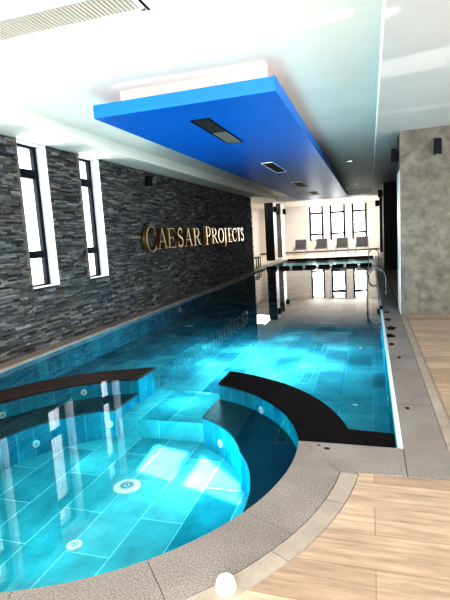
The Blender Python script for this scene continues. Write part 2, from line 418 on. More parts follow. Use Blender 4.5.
# far end pool step (white edge)
# water
mb = MB(); 
out = [(XL, 20.4), (XL, 2.3)] + [p for p in arc(CC, RI, 200, 366.6, 60)] + [(XR, YN), (XR, 20.4)]
mb.face([(x, y, ZW) for x, y in out])
wo = mb.build('pool_water', M['water'])
tag(wo, 'clear still water filling the round spa and the long pool', 'water', kind='stuff')
wo.data.materials[0].use_backface_culling = False
bm = bmesh.new(); bm.from_mesh(wo.data); bmesh.ops.triangulate(bm, faces=bm.faces); bm.normal_update()
for f in bm.faces:
    if f.normal.z < 0: f.normal_flip()
bm.to_mesh(wo.data); bm.free()

mb = MB(); mb.face([(XL, 20.6, -.22), (XR, 20.6, -.22), (XR, YF, -.22), (XL, YF, -.22)])
struct(mb.build('floor_far_pool', M['farpooltile']), 'teal floor of the shallow far pool', 'pool floor')
mb = MB(); mb.face([(XL, 20.6, ZW), (XR, 20.6, ZW), (XR, YF, ZW), (XL, YF, ZW)])
tag(mb.build('far_pool_water', M['water_low']), 'teal water of the shallow far pool behind the divider', 'water', kind='stuff')
mb = MB(); mb.box(XL, XR, YF-.03, YF, -.2, .02); struct(mb.build('trim_6', M['black']), 'dark edge line at the far end of the pool', 'edge strip')
# ------------------------------------------------------------------ coping, border, decking
def slabs(mb, x0, x1, y0, y1, L, z0=-.04, z1=0., g=.0015, axis='y'):
    a = y0 if axis == 'y' else x0; e = y1 if axis == 'y' else x1
    while a < e-1e-6:
        b_ = min(a+L, e)
        if axis == 'y': mb.box(x0, x1, a+g, b_-g, z0, z1)
        else: mb.box(a+g, b_-g, y0, y1, z0, z1)
        a = b_
XC = .47
mb = MB(); slabs(mb, XR+.045, XC, 2.82, 26.3, 1.22)
for k in range(8):
    s0 = -172+k*20.8; ring(mb, CC, RI, 1.965, s0+.05, s0+20.8-.05, -.04, 0, 12)
aE = -172+8*20.8
PO = (CC[0]+1.965*cos(R(aE)), CC[1]+1.965*sin(R(aE)))
mb.prism([PO] + [(-.5, YN)] + arc(CC, RI, 6.6, aE, 6), -.04, 0)
mb.prism([(PO[0]+.006, PO[1]-.02), (XR+.04, 2.82), (XR+.04, YN), (-.494, YN)], -.04, 0)
struct(mb.build('trim_1', M['coping']), 'speckled grey granite coping around the spa and along the right pool side', 'coping')
mb = MB(); slabs(mb, XW, XL, 1.6, YE, 1.2); slabs(mb, XL-.5, XL, YE, 26.3, 1.2)
struct(mb.build('trim_2', M['coping_left']), 'sand coloured coping along the foot of the stone wall', 'coping')
mb = MB(); mb.box(XR+.008, XR+.042, YN+.002, 26.3, -.14, .004)
struct(mb.build('trim_3', M['edge']), 'white edge strip along the right side of the pool', 'edge strip')
mb = MB()
ring(mb, CC, 1.97, 2.075, -172, -6.0, -.04, 0, 60)
mb.box(XC+.004, XC+.09, 2.82, 8.3, -.04, 0)
struct(mb.build('trim_4', M['border']), 'narrow beige border tiles between coping and planks', 'border')
# decking
mb = MB()
poly = arc(CC, 2.08, -172, -5.6, 60) + [(XC+.094, 2.815), (XC+.094, 8.6), (XRR, 8.6), (XRR, YB), (XW-.6, YB), (XW-.6, CC[1]+2.08*sin(R(-172)))]
mb.face([(x, y, 0) for x, y in poly][::-1])
fo = mb.build('floor', M['deck'])
bm = bmesh.new(); bm.from_mesh(fo.data); bmesh.ops.triangulate(bm, faces=bm.faces)
for f in bm.faces:
    f.normal_update()
    if f.normal.z < 0: f.normal_flip()
bm.to_mesh(fo.data); bm.free(); struct(fo, 'beige wood look plank flooring beside the pool', 'floor')
mb = MB(); mb.face([(XW-.6, YB, -.045), (XL-.02, YB, -.045), (XL-.02, YE, -.045), (XW-.6, YE, -.045)])
mb.face([(XC+.02, 8.6, -.003), (XRR, 8.6, -.003), (XRR, 27, -.003), (XC+.02, 27, -.003)])
struct(mb.build('floor_side', M['deck']), 'brown floor strip beyond the concrete clad pillar', 'floor')
mb = MB(); mb.box(XR+.06, XRR, 1.5, 8.6, -.9, -.046); mb.box(XR+.05, XRR, 8.6, 27, -.9, -.042)
struct(mb.build('floor_slab', M['stoneback']))
mb = MB(); mb.face([(XA_, YE, .0), (XL-.5, YE, .0), (XL-.5, 26.3, .0), (XA_, 26.3, .0)])
mb.face([(XA_, 26.3, 0), (2, 26.3, 0), (2, YFW, 0), (XA_, YFW, 0)])
struct(mb.build('floor_far', M['farfloor']), 'pale beige floor of the lounge area beyond the pool', 'floor')
# damp marks on right coping
for i, (x, y, r, l) in enumerate(((.25, 7.9, .07, 'second'), (.27, 7.2, .075, 'third'), (.25, 6.7, .065, 'fourth'), (.24, 6.2, .035, 'fifth'), (.26, 8.6, .045, 'first'), (.3, 5.55, .022, 'sixth'), (.27, 3.95, .016, 'seventh'))):
    o = empty('damp_patch', (x, y, 0), 'small black damp mark on the right coping, %s from the ladder' % l, 'stain', 'damp marks on the coping')
    b = MB(); n = 16; rr = [r*(.6+.6*random.random()) for _ in range(n)]
    b.prism([(rr[k]*cos(2*pi*k/n), 1.9*rr[k]*sin(2*pi*k/n)) for k in range(n)], 0.0005, .0022); b.build('patch', M['stain'], o)
for x, y, l in ((-.31, 3.1, 'larger of two black specks on the near coping corner'), (-.37, 3.14, 'smaller of two black specks on the near coping corner')):
    b = MB(); n = 12; r = .02 if 'larger' in l else .012
    b.prism([((r*(.7+.5*random.random()))*cos(2*pi*k/n), r*.7*sin(2*pi*k/n)) for k in range(n)], .0005, .0025)
    o = b.build('damp_patch', M['stain']); o.location = (x, y, 0); tag(o, l, 'stain')

# ------------------------------------------------------------------ left stone wall with slit windows
WIN = [(2.66, 3.32), (4.13, 4.79), (5.60, 6.26), (7.07, 7.74)]
WZ0, WZ1 = .90, ZC+.02
mb = MB(); xs0, xs1 = XW-.4, XW-.03
ys = [YB] + [v for w in WIN for v in w] + [YE]
for i in range(0, len(ys), 2): mb.box(xs0, xs1, ys[i], ys[i+1], -.9, ZC+.4)
for w in WIN: mb.box(xs0, xs1, w[0], w[1], -.9, WZ0); mb.box(xs0, xs1, w[0], w[1], WZ1, ZC+.4)
struct(mb.build('wall_left', M['stoneback']), 'left wall behind the stone cladding', 'wall')
mb = MB(); z = -.0
while z < ZC:
    h = random.choice((.018, .024, .03, .036, .045)); z1 = min(z+h, ZC)
    y = YB + random.random()*.2
    while y < YE:
        L = random.uniform(.07, .34); y1 = min(y+L, YE)
        segs = [(y, y1)]
        if z1 > WZ0 and z < WZ1:
            for w in WIN:
                ns = []
                for a, b_ in segs:
                    if b_ <= w[0] or a >= w[1]: ns.append((a, b_))
                    else:
                        if a < w[0]: ns.append((a, w[0]))
                        if b_ > w[1]: ns.append((w[1], b_))
                segs = ns
        for a, b_ in segs:
            if b_-a < .01: continue
            d = random.uniform(.0, .055); t = random.uniform(.05, .16)*random.choice((.6, .85, 1, 1.35)); wv = random.uniform(-.10, .11)
            tone = (t*(1+wv), t, t*(1-wv))
            x1 = XW+d-.02; e1, e2 = random.uniform(-.008, .008), random.uniform(-.008, .008)
            P = [(x1+e1, a+.001, z+.001), (x1+e2, b_-.001, z+.001), (x1+e2-.004, b_-.001, z1-.001), (x1+e1-.004, a+.001, z1-.001)]
            Q = [(XW-.03, p[1], p[2]) for p in P]
            mb.face(P, tone=tone)
            for k in range(4): j = (k+1) % 4; mb.face([Q[k], Q[j], P[j], P[k]], tone=tone)
        y = y1
    z = z1
struct(mb.build('wall_stone_cladding', M['stone'], tone=True), 'split face grey ledger stone cladding', 'wall')
# end face of stone wall
mb = MB(); mb.box(xs0, XW+.02, YE, YE+.03, -.04, ZC+.3); struct(mb.build('wall_stone_end', M['white']))
for i, (a, b_) in enumerate(WIN):
    root = empty('window_%d' % (i+1), (XW-.2, (a+b_)/2, WZ0), None, None)
    struct(root, ('narrow slit window outside the left photo edge', 'narrow slit window just left of the photo edge', 'tall slit window in the stone wall, the nearer one in view', 'tall slit window in the stone wall, closer to the gold lettering')[i], 'window')
    hw = (b_-a)/2; H = WZ1-WZ0
    m_ = MB(); m_.box(-.2, .175, -hw, -hw+.012, 0, H); m_.box(-.2, .2, hw-.012, hw, 0, H); m_.box(-.2, .2, -hw, hw, 0, .012); m_.box(-.2, .18, -hw, hw, H-.012, H)
    m_.build('reveal', M['reveal'], root)
    m_ = MB(); f = .045
    m_.box(-.03, .03, hw-.012-f*1.7, hw-.012, .012, H-.012); m_.box(-.03, .03, -hw+.012, -hw+.012+.02, .012, H-.012)
    for zc, t in ((.025, .02), (.50, .11), (1.72, .13), (H-.03, .03)): m_.box(-.028, .032, -hw+.012, hw-.012, zc-t/2, zc+t/2)
    m_.build('window_frame', M['frame'], root)
    m_ = MB(); m_.box(.1, .235, -hw-.02, -hw+.001, -.01, H); m_.build('edge_trim', M['stoneedge'], root)
    m_ = MB(); m_.box(-.01, 0, -hw+.02, hw-.02, .02, H-.02); m_.build('pane', M['glass'], root)

# gold letters -------------------------------------------------------
def ell(cx, cy, rx, ry, a0, a1, n=18): return [(cx+rx*cos(R(a0+(a1-a0)*i/n)), cy+ry*sin(R(a0+(a1-a0)*i/n))) for i in range(n+1)]
def rib(pts, w):
    """ribbon polygon list with width w(t, direction)"""
    L = []; n = len(pts)
    for i, p in enumerate(pts):
        q0, q1 = pts[max(i-1, 0)], pts[min(i+1, n-1)]; dx, dy = q1[0]-q0[0], q1[1]-q0[1]; d = math.hypot(dx, dy) or 1
        dx, dy = dx/d, dy/d; ww = (.05+.10*abs(dy)**1.5) if w is None else w
        L.append(((p[0]-dy*ww/2, p[1]+dx*ww/2), (p[0]+dy*ww/2, p[1]-dx*ww/2)))
    return [[L[i][0], L[i][1], L[i+1][1], L[i+1][0]] for i in range(n-1)]
def rc(x0, x1, y0, y1): return [[(x0, y0), (x1, y0), (x1, y1), (x0, y1)]]
def dg(x0, y0, x1, y1, w): return [[(x0-w/2, y0), (x0+w/2, y0), (x1+w/2, y1), (x1-w/2, y1)]]
def glyph(c):
    if c == 'C': return rib(ell(.55, .5, .46, .47, 42, 318, 28), None) + rc(.84, .91, .66, .93) + rc(.86, .91, .10, .26)
    if c == 'O': return rib(ell(.5, .5, .42, .47, 0, 360, 32), None)
    if c == 'A': return dg(.16, 0, .50, 1, .06) + dg(.84, 0, .50, 1, .15) + rc(.27, .72, .33, .38) + rc(.0, .32, 0, .045) + rc(.66, 1., 0, .045)
    if c == 'E': return rc(.16, .30, 0, 1) + rc(.04, .9, 0, .05) + rc(.04, .86, .95, 1) + rc(.3, .68, .48, .53) + rc(.86, .91, 0, .24) + rc(.81, .86, .77, 1) + rc(.64, .68, .38, .63)
    if c == 'R': return rc(.16, .30, 0, 1) + rc(.03, .43, 0, .045) + rc(.03, .45, .955, 1) + rib([(.3, .97)]+ell(.48, .74, .27, .23, 90, -90, 14)+[(.3, .51)], None) + dg(.90, 0, .46, .5, .16) + rc(.8, 1.05, 0, .045)
    if c == 'P': return rc(.18, .34, 0, 1) + rc(.04, .48, 0, .045) + rc(.04, .5, .955, 1) + rib([(.34, .97)]+ell(.52, .72, .32, .25, 90, -90, 14)+[(.34, .47)], None)
    if c == 'J': return rc(.5, .68, .0, 1) + rc(.3, .9, .955, 1) + rib([(.59, .05)]+ell(.36, -.02, .23, .22, 0, -110, 10), None)
    if c == 'T': return rc(.42, .58, 0, 1) + rc(.28, .72, 0, .045) + rc(.04, .96, .94, 1) + rc(.04, .09, .74, 1) + rc(.91, .96, .74, 1)
    if c == 'S':
        p = ell(.5, .74, .30, .23, 35, 220, 14) + ell(.5, .27, .34, .24, 50, -150, 16)
        return rib(p, .12) + rc(.72, .79, .72, .95) + rc(.14, .21, .04, .28)
LET = [('C', 9.08, 9.64, 1.25, 1.84, 'large first letter C'), ('A', 9.64, 10.22, 1.31, 1.79, 'letter A standing right after the large C'), ('E', 10.2, 10.74, 1.31, 1.79, 'letter E of the first word'),
       ('S', 10.78, 11.24, 1.31, 1.79, 'letter S of the first word'), ('A', 11.26, 11.86, 1.31, 1.79, 'letter A before the first R'), ('R', 11.9, 12.5, 1.31, 1.79, 'last letter R of the first word'),
       ('P', 12.9, 13.42, 1.29, 1.84, 'first letter P of the second word'), ('R', 13.45, 14.05, 1.31, 1.79, 'letter R after the P'), ('O', 14.1, 14.72, 1.31, 1.79, 'letter O of the second word'),
       ('J', 14.62, 15.12, 1.31, 1.79, 'letter J dipping below the line'), ('E', 15.2, 15.68, 1.31, 1.79, 'letter E of the second word'), ('C', 15.72, 16.28, 1.31, 1.79, 'letter C of the second word'),
       ('T', 16.3, 16.82, 1.31, 1.79, 'letter T of the second word'), ('S', 16.86, 17.26, 1.31, 1.79, 'final letter S nearest the wall end')]
for ch, y0, y1, z0, z1, l in LET:
    root = empty('sign_letter', (XW+.06, y0, z0), 'gold metal %s on the dark stone wall' % l, 'letter', 'gold letters on the stone wall')
    w, h = y1-y0, z1-z0; b = MB(); fb = MB()
    for poly in glyph(ch):
        P = [(u*w, v*h) for u, v in poly]
        ar = sum(P[i][0]*P[(i+1) % 4][1]-P[(i+1) % 4][0]*P[i][1] for i in range(4))
        if ar < 0: P = P[::-1]
        fb.face([(.095, u, v) for u, v in P])
        for i in range(4):
            (u, v), (s_, t) = P[i], P[(i+1) % 4]
            b.face([(0, u, v), (0, s_, t), (.095, s_, t), (.095, u, v)])
    b.build('letter_side', M['gold'], root); fb.build('letter_face', M['letter'], root)

# ------------------------------------------------------------------ ceilings
XB = -4.2; XT = .12; YT = 22.3
mb = MB(); mb.box(XB, XT, YB, YT, ZT, ZT+.1)
struct(mb.build('ceiling', M['white']), 'white raised ceiling over the pool', 'ceiling')
mb = MB(); mb.box(XW-.4, XB, YB, 23.4, ZC+.025, ZT+.1)
struct(mb.build('ceiling_beam', M['white']), 'white beam running above the stone wall', 'beam')
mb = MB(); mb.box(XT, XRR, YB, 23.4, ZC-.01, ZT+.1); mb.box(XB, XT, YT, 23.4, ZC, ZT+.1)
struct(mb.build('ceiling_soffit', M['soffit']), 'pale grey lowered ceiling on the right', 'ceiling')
mb = MB(); mb.box(XA_, XW-.4, YE-1, 23.4, ZC+.03, ZT+.1); mb.box(XA_, 2.5, 23.4, YFW+.2, ZF, ZF+.1); mb.box(XA_-.1, 2.5, 23.4, 23.45, ZC+.05, ZF)
struct(mb.build('ceiling_far', M['white']), 'white ceiling over the lounge area', 'ceiling')
# blue panel
bp = empty('blue_ceiling_panel', (-1.93, 12.9, ZT), 'long glossy blue panel hanging below the white ceiling', 'ceiling panel')
X0, X1, Y0, Y1, ZB = -1.05, 1.05, -8.05, 8.1, 2.92-ZT
b = MB(); b.box(X0, X1, Y0, Y1, ZB, ZB+.145); b.build('panel', M['blue'], bp)
b = MB(); b.box(X0+.22, X1-.12, Y0+.25, Y1-.2, ZB+.145, 0); b.build('panel_neck', M['neck'], bp)
mb = MB(); mb.box(XT-.014, XT+.006, YB, YT, ZC-.022, ZC+.01); struct(mb.build('trim_7', M['white_trim']), 'thin white edge line where the raised ceiling meets the lowered one', 'edge strip')
def grille(x0, x1, y0, y1, z, label, group, half):
    o = empty('ceiling_vent', ((x0+x1)/2, (y0+y1)/2, z), label, 'vent', group); hx, hy = (x1-x0)/2, (y1-y0)/2; t = .02
    b = MB(); b.box(-hx, hx, -hy, -hy+t, -.012, 0); b.box(-hx, hx, hy-t, hy, -.012, 0); b.box(-hx, -hx+t, -hy, hy, -.012, 0); b.box(hx-t, hx, -hy, hy, -.012, 0)
    b.build('vent_frame', M['frame'] if half else M['white_trim'], o)
    b = MB(); b.box(-hx+t, hx-t, -hy+t, hy-t, -.004, 0)
    b.build('vent_panel', M['vent_dark'], o)
    if half:
        b = MB(); b.box(-hx+t, hx-t, 0, hy-t, -.008, -.004); b.build('filter_panel', M['vent_half'], o)
    b = MB()
    for k in range(3): x = -hx+t+(2*hx-2*t)*(k+1)/4; b.box(x-.002, x+.002, -hy+t, hy-t, -.011, -.008)
    b.build('slat', M['black'], o)
g = 'vents in the blue panel'
grille(-2.06, -1.82, 5.5, 7.1, 2.92, 'largest looking dark vent in the blue panel, nearest the camera', g, True)
grille(-2.08, -1.82, 9.4, 11.05, 2.92, 'second dark vent from the near end of the blue panel', g, False)
grille(-2.13, -1.82, 13.5, 15.2, 2.92, 'third dark vent from the near end of the blue panel', g, False)
grille(-2.13, -1.82, 17.2, 18.6, 2.92, 'farthest small vent in the blue panel', g, False)
# big slatted vent
o = empty('linear_ceiling_vent', (-2.5, 3.3, ZT), 'long beige slatted air vent in the white ceiling, top left corner', 'vent'); 
b = MB(); hx, hy = .9, .165
b.box(-hx, hx, -hy, -hy+.025, -.012, 0); b.box(-hx, hx, hy-.025, hy, -.012, 0); b.box(-hx, -hx+.025, -hy, hy, -.012, 0); b.box(hx-.025, hx, -hy, hy, -.012, 0); b.build('vent_frame', M['white_trim'], o)
b = MB(); b.box(-hx+.02, hx-.02, -hy+.02, hy-.02, -.002, 0); b.build('vent_back', M['vent_back'], o)
b = MB()
for k in range(48):
    x = -hx+.035+k*(2*hx-.06)/48; b.box(x, x+.021, -hy+.025, hy-.025, -.010, -.004)
tag(b.build('slats', M['slat'], o), kind=None)
b = MB(); b.box(hx+.012, hx+.03, -.19, .19, -.004, 0); b.build('shadow_gap', M['black'], o)
# downlights
for x, y, l in ((-.47, 12.8, 'round recessed downlight in the white ceiling, nearer one'), (-.46, 19.3, 'round recessed downlight in the white ceiling, farther one')):
    o = empty('downlight', (x, y, ZT), l, 'ceiling light', 'recessed downlights')
    b = MB(); b.lathe([(.12, 0), (.12, -.012), (.085, -.014), (.08, -.002)]); b.build('ring', M['alu'], o, smooth=True)
    b = MB(); b.lathe([(.085, -.003), (.001, -.004)]); b.build('diffuser', M['lens'], o)

# ------------------------------------------------------------------ pillar with concrete panels
mb = MB()
mb.face([(.48, 8.3, 0), (XRR, 8.3, 0), (XRR, 8.3, ZC-.01), (.48, 8.3, ZC-.01)], [(.48, 0), (XRR, 0), (XRR, ZC), (.48, ZC)])
mb.box(.482, XRR, 8.302, 8.34, 0, ZC-.012)
mb.box(.478, .5, 8.302, 9.1, 2.42, ZC-.012)  # grey panel stands in for shade at the top of the white side
struct(mb.build('wall_concrete', M['concrete']), 'grey concrete look panelled pillar wall right of the pool', 'wall')
mb = MB(); mb.box(.476, XRR, 8.31, 9.1, 0, 2.42); mb.box(.49, XRR, 8.31, 9.1, 2.42, ZC-.012)
struct(mb.build('wall_pillar_side', M['white_trim']), 'white side of the concrete clad pillar', 'wall')
# black block + dark column
mb = MB(); mb.box(.46, XRR, 17.3, 17.34, 0, ZC-.01); struct(mb.build('wall_black', M['blacktile']), 'black clad wall end beyond the concrete pillar', 'wall')
mb = MB(); mb.box(.45, XRR, 17.34, 18.6, 0, ZC-.01); struct(mb.build('wall_black_side', M['white']))
mb = MB(); mb.box(.47, 1.1, 24.5, 25.2, .28, ZF); struct(mb.build('wall_green_column', M['greencol']), 'dark green grey column at the far right of the pool', 'column')
mb = MB(); mb.box(.44, 1.14, 24.45, 25.25, 0, .28); struct(mb.build('trim_5', M['white_trim']))
# left columns
c1 = empty('column', (-5.4, 25.95, 0), 'black fronted column beside the far left pool corner', 'column')
b = MB(); b.box(-.24, .24, 0, .02, 0, 3.33); b.build('black_cladding', M['blacktile'], c1)
b = MB(); b.box(-.235, .235, .02, .95, 0, 3.33); b.build('core', M['white_trim'], c1)
c2 = empty('column', (-5.5, 29.0, 0), 'grey fronted white column behind the black fronted column', 'column')
b = MB(); b.box(-.22, .22, 0, .02, 0, 3.33); b.build('grey_cladding', M['concrete'], c2)
b = MB(); b.box(-.215, .215, .02, 1.1, 0, 3.33); b.build('core', M['white_trim'], c2)
# wall lamps
def lamp(p, nrm, label, h=.24, w=.10, d=.09, group='black wall lamps'):
    o = empty('wall_lamp', p, label, 'wall lamp', group); o.rotation_euler = (0, 0, math.atan2(nrm[1], nrm[0]))
    b = MB(); b.box(0, .02, -w*.35, w*.35, -h*.3, h*.3); b.build('bracket', M['black'], o)
    b = MB(); b.box(.02, .02+d, -w/2, w/2, -h/2, h/2); hs = b.build('housing', M['black'], o, bevel=.006)
    b = MB(); b.box(.035, .005+d, -w*.36, w*.36, -h/2-.003, -h/2+.001); b.build('lens', M['alu'], hs)
    return o
lamp((1.04, 8.3, 2.71), (0, -1), 'black box wall lamp on the front of the concrete pillar')
lamp((.478, 8.75, 2.70), (-1, 0), 'black box wall lamp on the left side of the concrete pillar')
lamp((.45, 17.6, 2.68), (-1, 0), 'small black wall lamp on the side of the black clad wall', .26, .14, .14)
lamp((.47, 24.8, 2.70), (-1, 0), 'small black wall lamp on the dark green column', .28, .2, .18)
lamp((XW+.01, 9.6, 2.82), (1, 0), 'small black wall lamp on the stone wall above the lettering', .22, .14, .10)
lamp((-5.16, 26.2, 2.85), (1, 0), 'black wall lamp on the white side of the black fronted column', .32, .2, .16)
lamp((-5.28, 29.7, 2.85), (1, 0), 'black wall lamp on the white side of the grey fronted column', .34, .2, .18)
lamp((-5.48, 29.0, 2.82), (0, -1), 'black wall lamp on the front of the grey fronted column', .32, .16, .14)

# ------------------------------------------------------------------ far room
WF = [(-4.15, -3.17), (-2.70, -1.66), (-1.19, -.20)]; FZ0, FZ1 = .84, 3.24
xsf = [XA_-.1] + [v for w in WF for v in w] + [2.5]
mb = MB()
for i in range(0, len(xsf), 2): mb.box(xsf[i], xsf[i+1], YFW, YFW+.3, 0, ZF)
for w in WF: mb.box(w[0], w[1], YFW, YFW+.3, 0, FZ0); mb.box(w[0], w[1], YFW, YFW+.3, FZ1, ZF)
struct(mb.build('wall_far', M['far_wall']), 'cream end wall with three tall windows', 'wall')
for i, w in enumerate(WF):
    cx = (w[0]+w[1])/2; hw = (w[1]-w[0])/2
    root = empty('window_%d' % (i+5), (cx, YFW+.12, FZ0), None, None)
    struct(root, 'tall dark framed window in the end wall, %s' % ('left one behind the second lounger', 'middle one of three', 'right one beside the dark column')[i], 'window')
    m_ = MB(); f = .13; H = FZ1-FZ0
    for a, b2, z0, z1 in ((-hw, -hw+f, 0, H), (hw-f, hw, 0, H), (-hw, hw, 0, .05), (-hw, hw, .37, .37+f), (-hw, hw, H-.42-f, H-.42)):
        m_.box(a, b2, -.06, .0, z0, z1)
    m_.build('window_frame', M['frame'], root)
    m_ = MB(); m_.box(-hw, hw, .0, .01, 0, H); m_.build('pane', M['glass'], root)
mb = MB(); mb.box(XA_-.1, XA_, YE-1, YFW, 0, ZF); struct(mb.build('wall_alcove', M['white']), 'white side wall of the far left alcove', 'wall')
mb = MB(); mb.box(XA_-.1, XW-.4, YE-1, YE-.9, 0, ZF); struct(mb.build('wall_alcove_near', M['white']))
mb = MB(); mb.box(.62, .7, 25.2, YFW, 0, ZF); mb.box(.62, 1.1, 18.6, 24.5, 0, ZF); struct(mb.build('wall_far_right', M['white']))
mb = MB(); mb.box(XA_+.001, .6, YFW-.02, YFW-.001, 0, .1); mb.box(XA_, XA_+.02, YE, YFW, 0, .1)
struct(mb.build('baseboard_far', plain('brown_skirting', (.16, .12, .10), .5)), 'dark skirting at the foot of the far walls', 'skirting')
mb = MB(); 
o = empty('door_1', (XA_, 31.2, 0), None, None); struct(o, 'white panelled door in the alcove side wall', 'door')
b = MB(); b.box(0, .04, 0, 1.8, 0, .0+3.1); b.build('door_leaf', M['white_trim'], o)
b = MB(); b.box(.0, .06, -.06, 0, 0, 3.16); b.box(.0, .06, 1.8, 1.86, 0, 3.16); b.box(0, .06, -.06, 1.86, 3.1, 3.16); b.build('door_frame', M['far_wall'], o)

# enclosure behind the camera
mb = MB(); mb.box(XW-.4, XRR, YB-.2, YB, 2.7, ZT); mb.box(XW-.4, XRR, YB-.2, YB, -.05, .15)
for x in (-5.1, -2.0, 1.0, 4.0): mb.box(x, x+.3, YB-.2, YB, .15, 2.7)
struct(mb.build('wall_back', M['white']), 'white wall with wide windows behind the camera', 'wall')
mb = MB(); mb.box(XRR, XRR+.2, YB, 9.1, 2.7, ZT); mb.box(XRR, XRR+.2, YB, 9.1, -.05, .15)
for y in (-3.2, .2, 3.6, 7.0): mb.box(XRR, XRR+.2, y, y+.3, .15, 2.7)
struct(mb.build('wall_right', M['white']), 'white wall with wide windows on the right', 'wall')
mb = MB(); mb.box(XRR, XRR+.2, 9.1, 18.7, 0, ZT); struct(mb.build('wall_right_far', M['white']))

# ------------------------------------------------------------------ sun loungers
def make_lounger():
    r = empty('sun_lounger', (0, 0, 0), '', 'sun lounger', 'grey sun loungers by the end wall')
    w = .36
    b = MB()   # frame: seat rails, head at +y
    for s in (-1, 1):
        b.box(s*w-.02, s*w+.02, -.95, .35, .33, .38)
    b.box(-w, w, -.97, -.93, .33, .38); b.box(-w, w, .33, .37, .33, .38); b.build('frame', M['alu'], r)
    b = MB(); b.box(-w+.02, w-.02, -.95, .2, .33, .43); b.build('seat', M['sling'], r)
    b = MB(); rot = Matrix.Rotation(R(68), 3, 'X')
    b.box(-w+.03, w-.03, 0, .64, -.012, .012, rot=rot); o = b.build('backrest', M['sling'], r); o.location = (0, .12, .4)
    b = MB()
    for s in (-1, 1): b.box(s*(w-.01)-.018, s*(w-.01)+.018, 0, .66, -.02, .02, rot=rot)
    b.box(-w, w, .64, .67, -.02, .02, rot=rot); o2 = b.build('back_frame', M['alu'], r); o2.location = (0, .12, .4)
    for sx in (-1, 1):
        for y in (-.82, .25):
            b = MB(); b.box(sx*w-.02, sx*w+.02, y-.03, y+.03, 0, .33); b.build('leg', M['alu'], r)
        b = MB(); b.box(sx*w-.03, sx*w+.03, -.35, .2, .55, .58); b.box(sx*w-.02, sx*w+.02, -.33, -.29, .38, .55); b.build('armrest', M['alu'], r)
    return r
lg = make_lounger()
spots = [(-4.5, 31.6, .0, 'leftmost, standing clear of the windows'), (-3.1, 31.6, 0, 'second from the left, in front of the left window'), (-1.76, 31.4, 0, 'third from the left, under the middle window'), (-.5, 31.2, 0, 'rightmost, under the window beside the dark column')]
for i, (x, y, a, l) in enumerate(spots):
    o = lg if i == 0 else copy_tree(lg)
    o.location = (x, y, 0); o.rotation_euler = (0, 0, a); o.scale = (1.08, .9, .98)
    o['label'] = 'grey sling sun lounger, ' + l

# small side tables at the wall end
def make_table():
    r = empty('side_table', (0, 0, 0), '', 'side table', 'black side tables at the stone wall end')
    b = MB(); b.box(-.2, .2, -.2, .2, .42, .445); b.build('tabletop', M['black'], r)
    for sx in (-1, 1):
        for sy in (-1, 1):
            b = MB(); b.box(sx*.18-.018, sx*.18+.018, sy*.18-.018, sy*.18+.018, 0, .42); b.build('leg', M['black'], r)
    return r
t1 = make_table(); t2 = copy_tree(t1)
t1.location = (-5.1, 20.6, 0); t1['label'] = 'small black metal side table, nearer one at the stone wall end'
t2.location = (-5.25, 21.7, 0); t2['label'] = 'small black metal side table, farther one at the stone wall end'

# ------------------------------------------------------------------ ladders
def ladder(y, label, hh=.62):
    r = empty('pool_ladder', (.16, y, 0), label, 'pool ladder', 'steel pool ladders')
    for k, yy in enumerate((0, .5)):
        pts = [(.15, yy, .0), (.15, yy, hh*.62)]
        pts += [(-.045+.195*cos(R(a)), yy, hh*.62+.235*sin(R(a))) for a in range(10, 175, 12)]
        pts += [(-.24, yy, hh*.62), (-.24, yy, .0), (-.24, yy, -.35), (-.22, yy, -.5)]
        b = MB(); b.tube(pts, .017, 10); hr = b.build('handrail', M['chrome'], r, smooth=True)
        b = MB(); b.cyl((.15, yy, .0), (.15, yy, .015), .045, n=16); b.build('foot_flange', M['chrome'], hr, smooth=True)
    for z in (-.18, -.38):
        b = MB(); b.box(-.28, -.2, .02, .48, z, z+.025); b.build('tread', M['chrome'], r)
ladder(10.5, 'bent steel pool ladder, nearer one beside the concrete pillar')
ladder(18.9, 'bent steel pool ladder, farther one beside the black clad wall', .72)
# small fitting on the right pool edge
b = MB(); b.box(-.03, .03, -.06, .06, 0, .05); o = b.build('edge_bracket', M['black'], bevel=.006); o.location = (.17, 8.95, .003); tag(o, 'small black bracket on the white pool edge past the ladder foot', 'bracket')

# white round push button on the near coping
o = empty('push_button', (-.62, 1.71, 0), 'white round domed button on the near coping', 'button')
b = MB(); b.lathe([(.001, .0), (.045, 0), (.045, .012), (.04, .016)]); b.build('collar', M['plastic'], o, smooth=True)
b = MB(); b.lathe([(.038, .012), (.04, .03), (.035, .042), (.024, .049), (.001, .052)]); b.build('dome', M['white_trim'], o, smooth=True)

# ------------------------------------------------------------------ light
def area(name, loc, aim, sx, sy, power, color=(1, 1, 1)):
    L = bpy.data.lights.new(name, 'AREA'); L.shape = 'RECTANGLE'; L.size = sx; L.size_y = sy; L.energy = power; L.color = color
    o = bpy.data.objects.new(name, L); COL.objects.link(o); o.location = loc
    o.rotation_euler = Vector(aim).to_track_quat('-Z', 'Y').to_euler(); return o
def point(name, loc, power, r, color):
    L = bpy.data.lights.new(name, 'POINT'); L.energy = power; L.shadow_soft_size = r; L.color = color
    o = bpy.data.objects.new(name, L); COL.objects.link(o); o.location = loc; return o
def spot(name, loc, tgt, size, power, color=(1, 1, 1), square=True, rz=0, blend=.03):
    L = bpy.data.lights.new(name, 'SPOT'); L.energy = power; L.spot_size = R(size); L.use_square = square; L.spot_blend = blend; L.shadow_soft_size = .01; L.color = color
    o = bpy.data.objects.new(name, L); COL.objects.link(o); o.location = loc
    q = (Vector(tgt)-Vector(loc)).to_track_quat('-Z', 'Y') ; o.rotation_euler = (q.to_matrix() @ Matrix.Rotation(R(rz), 3, 'Z')).to_euler(); return o
W = bpy.data.worlds.new('world'); SC.world = W; W.use_nodes = True
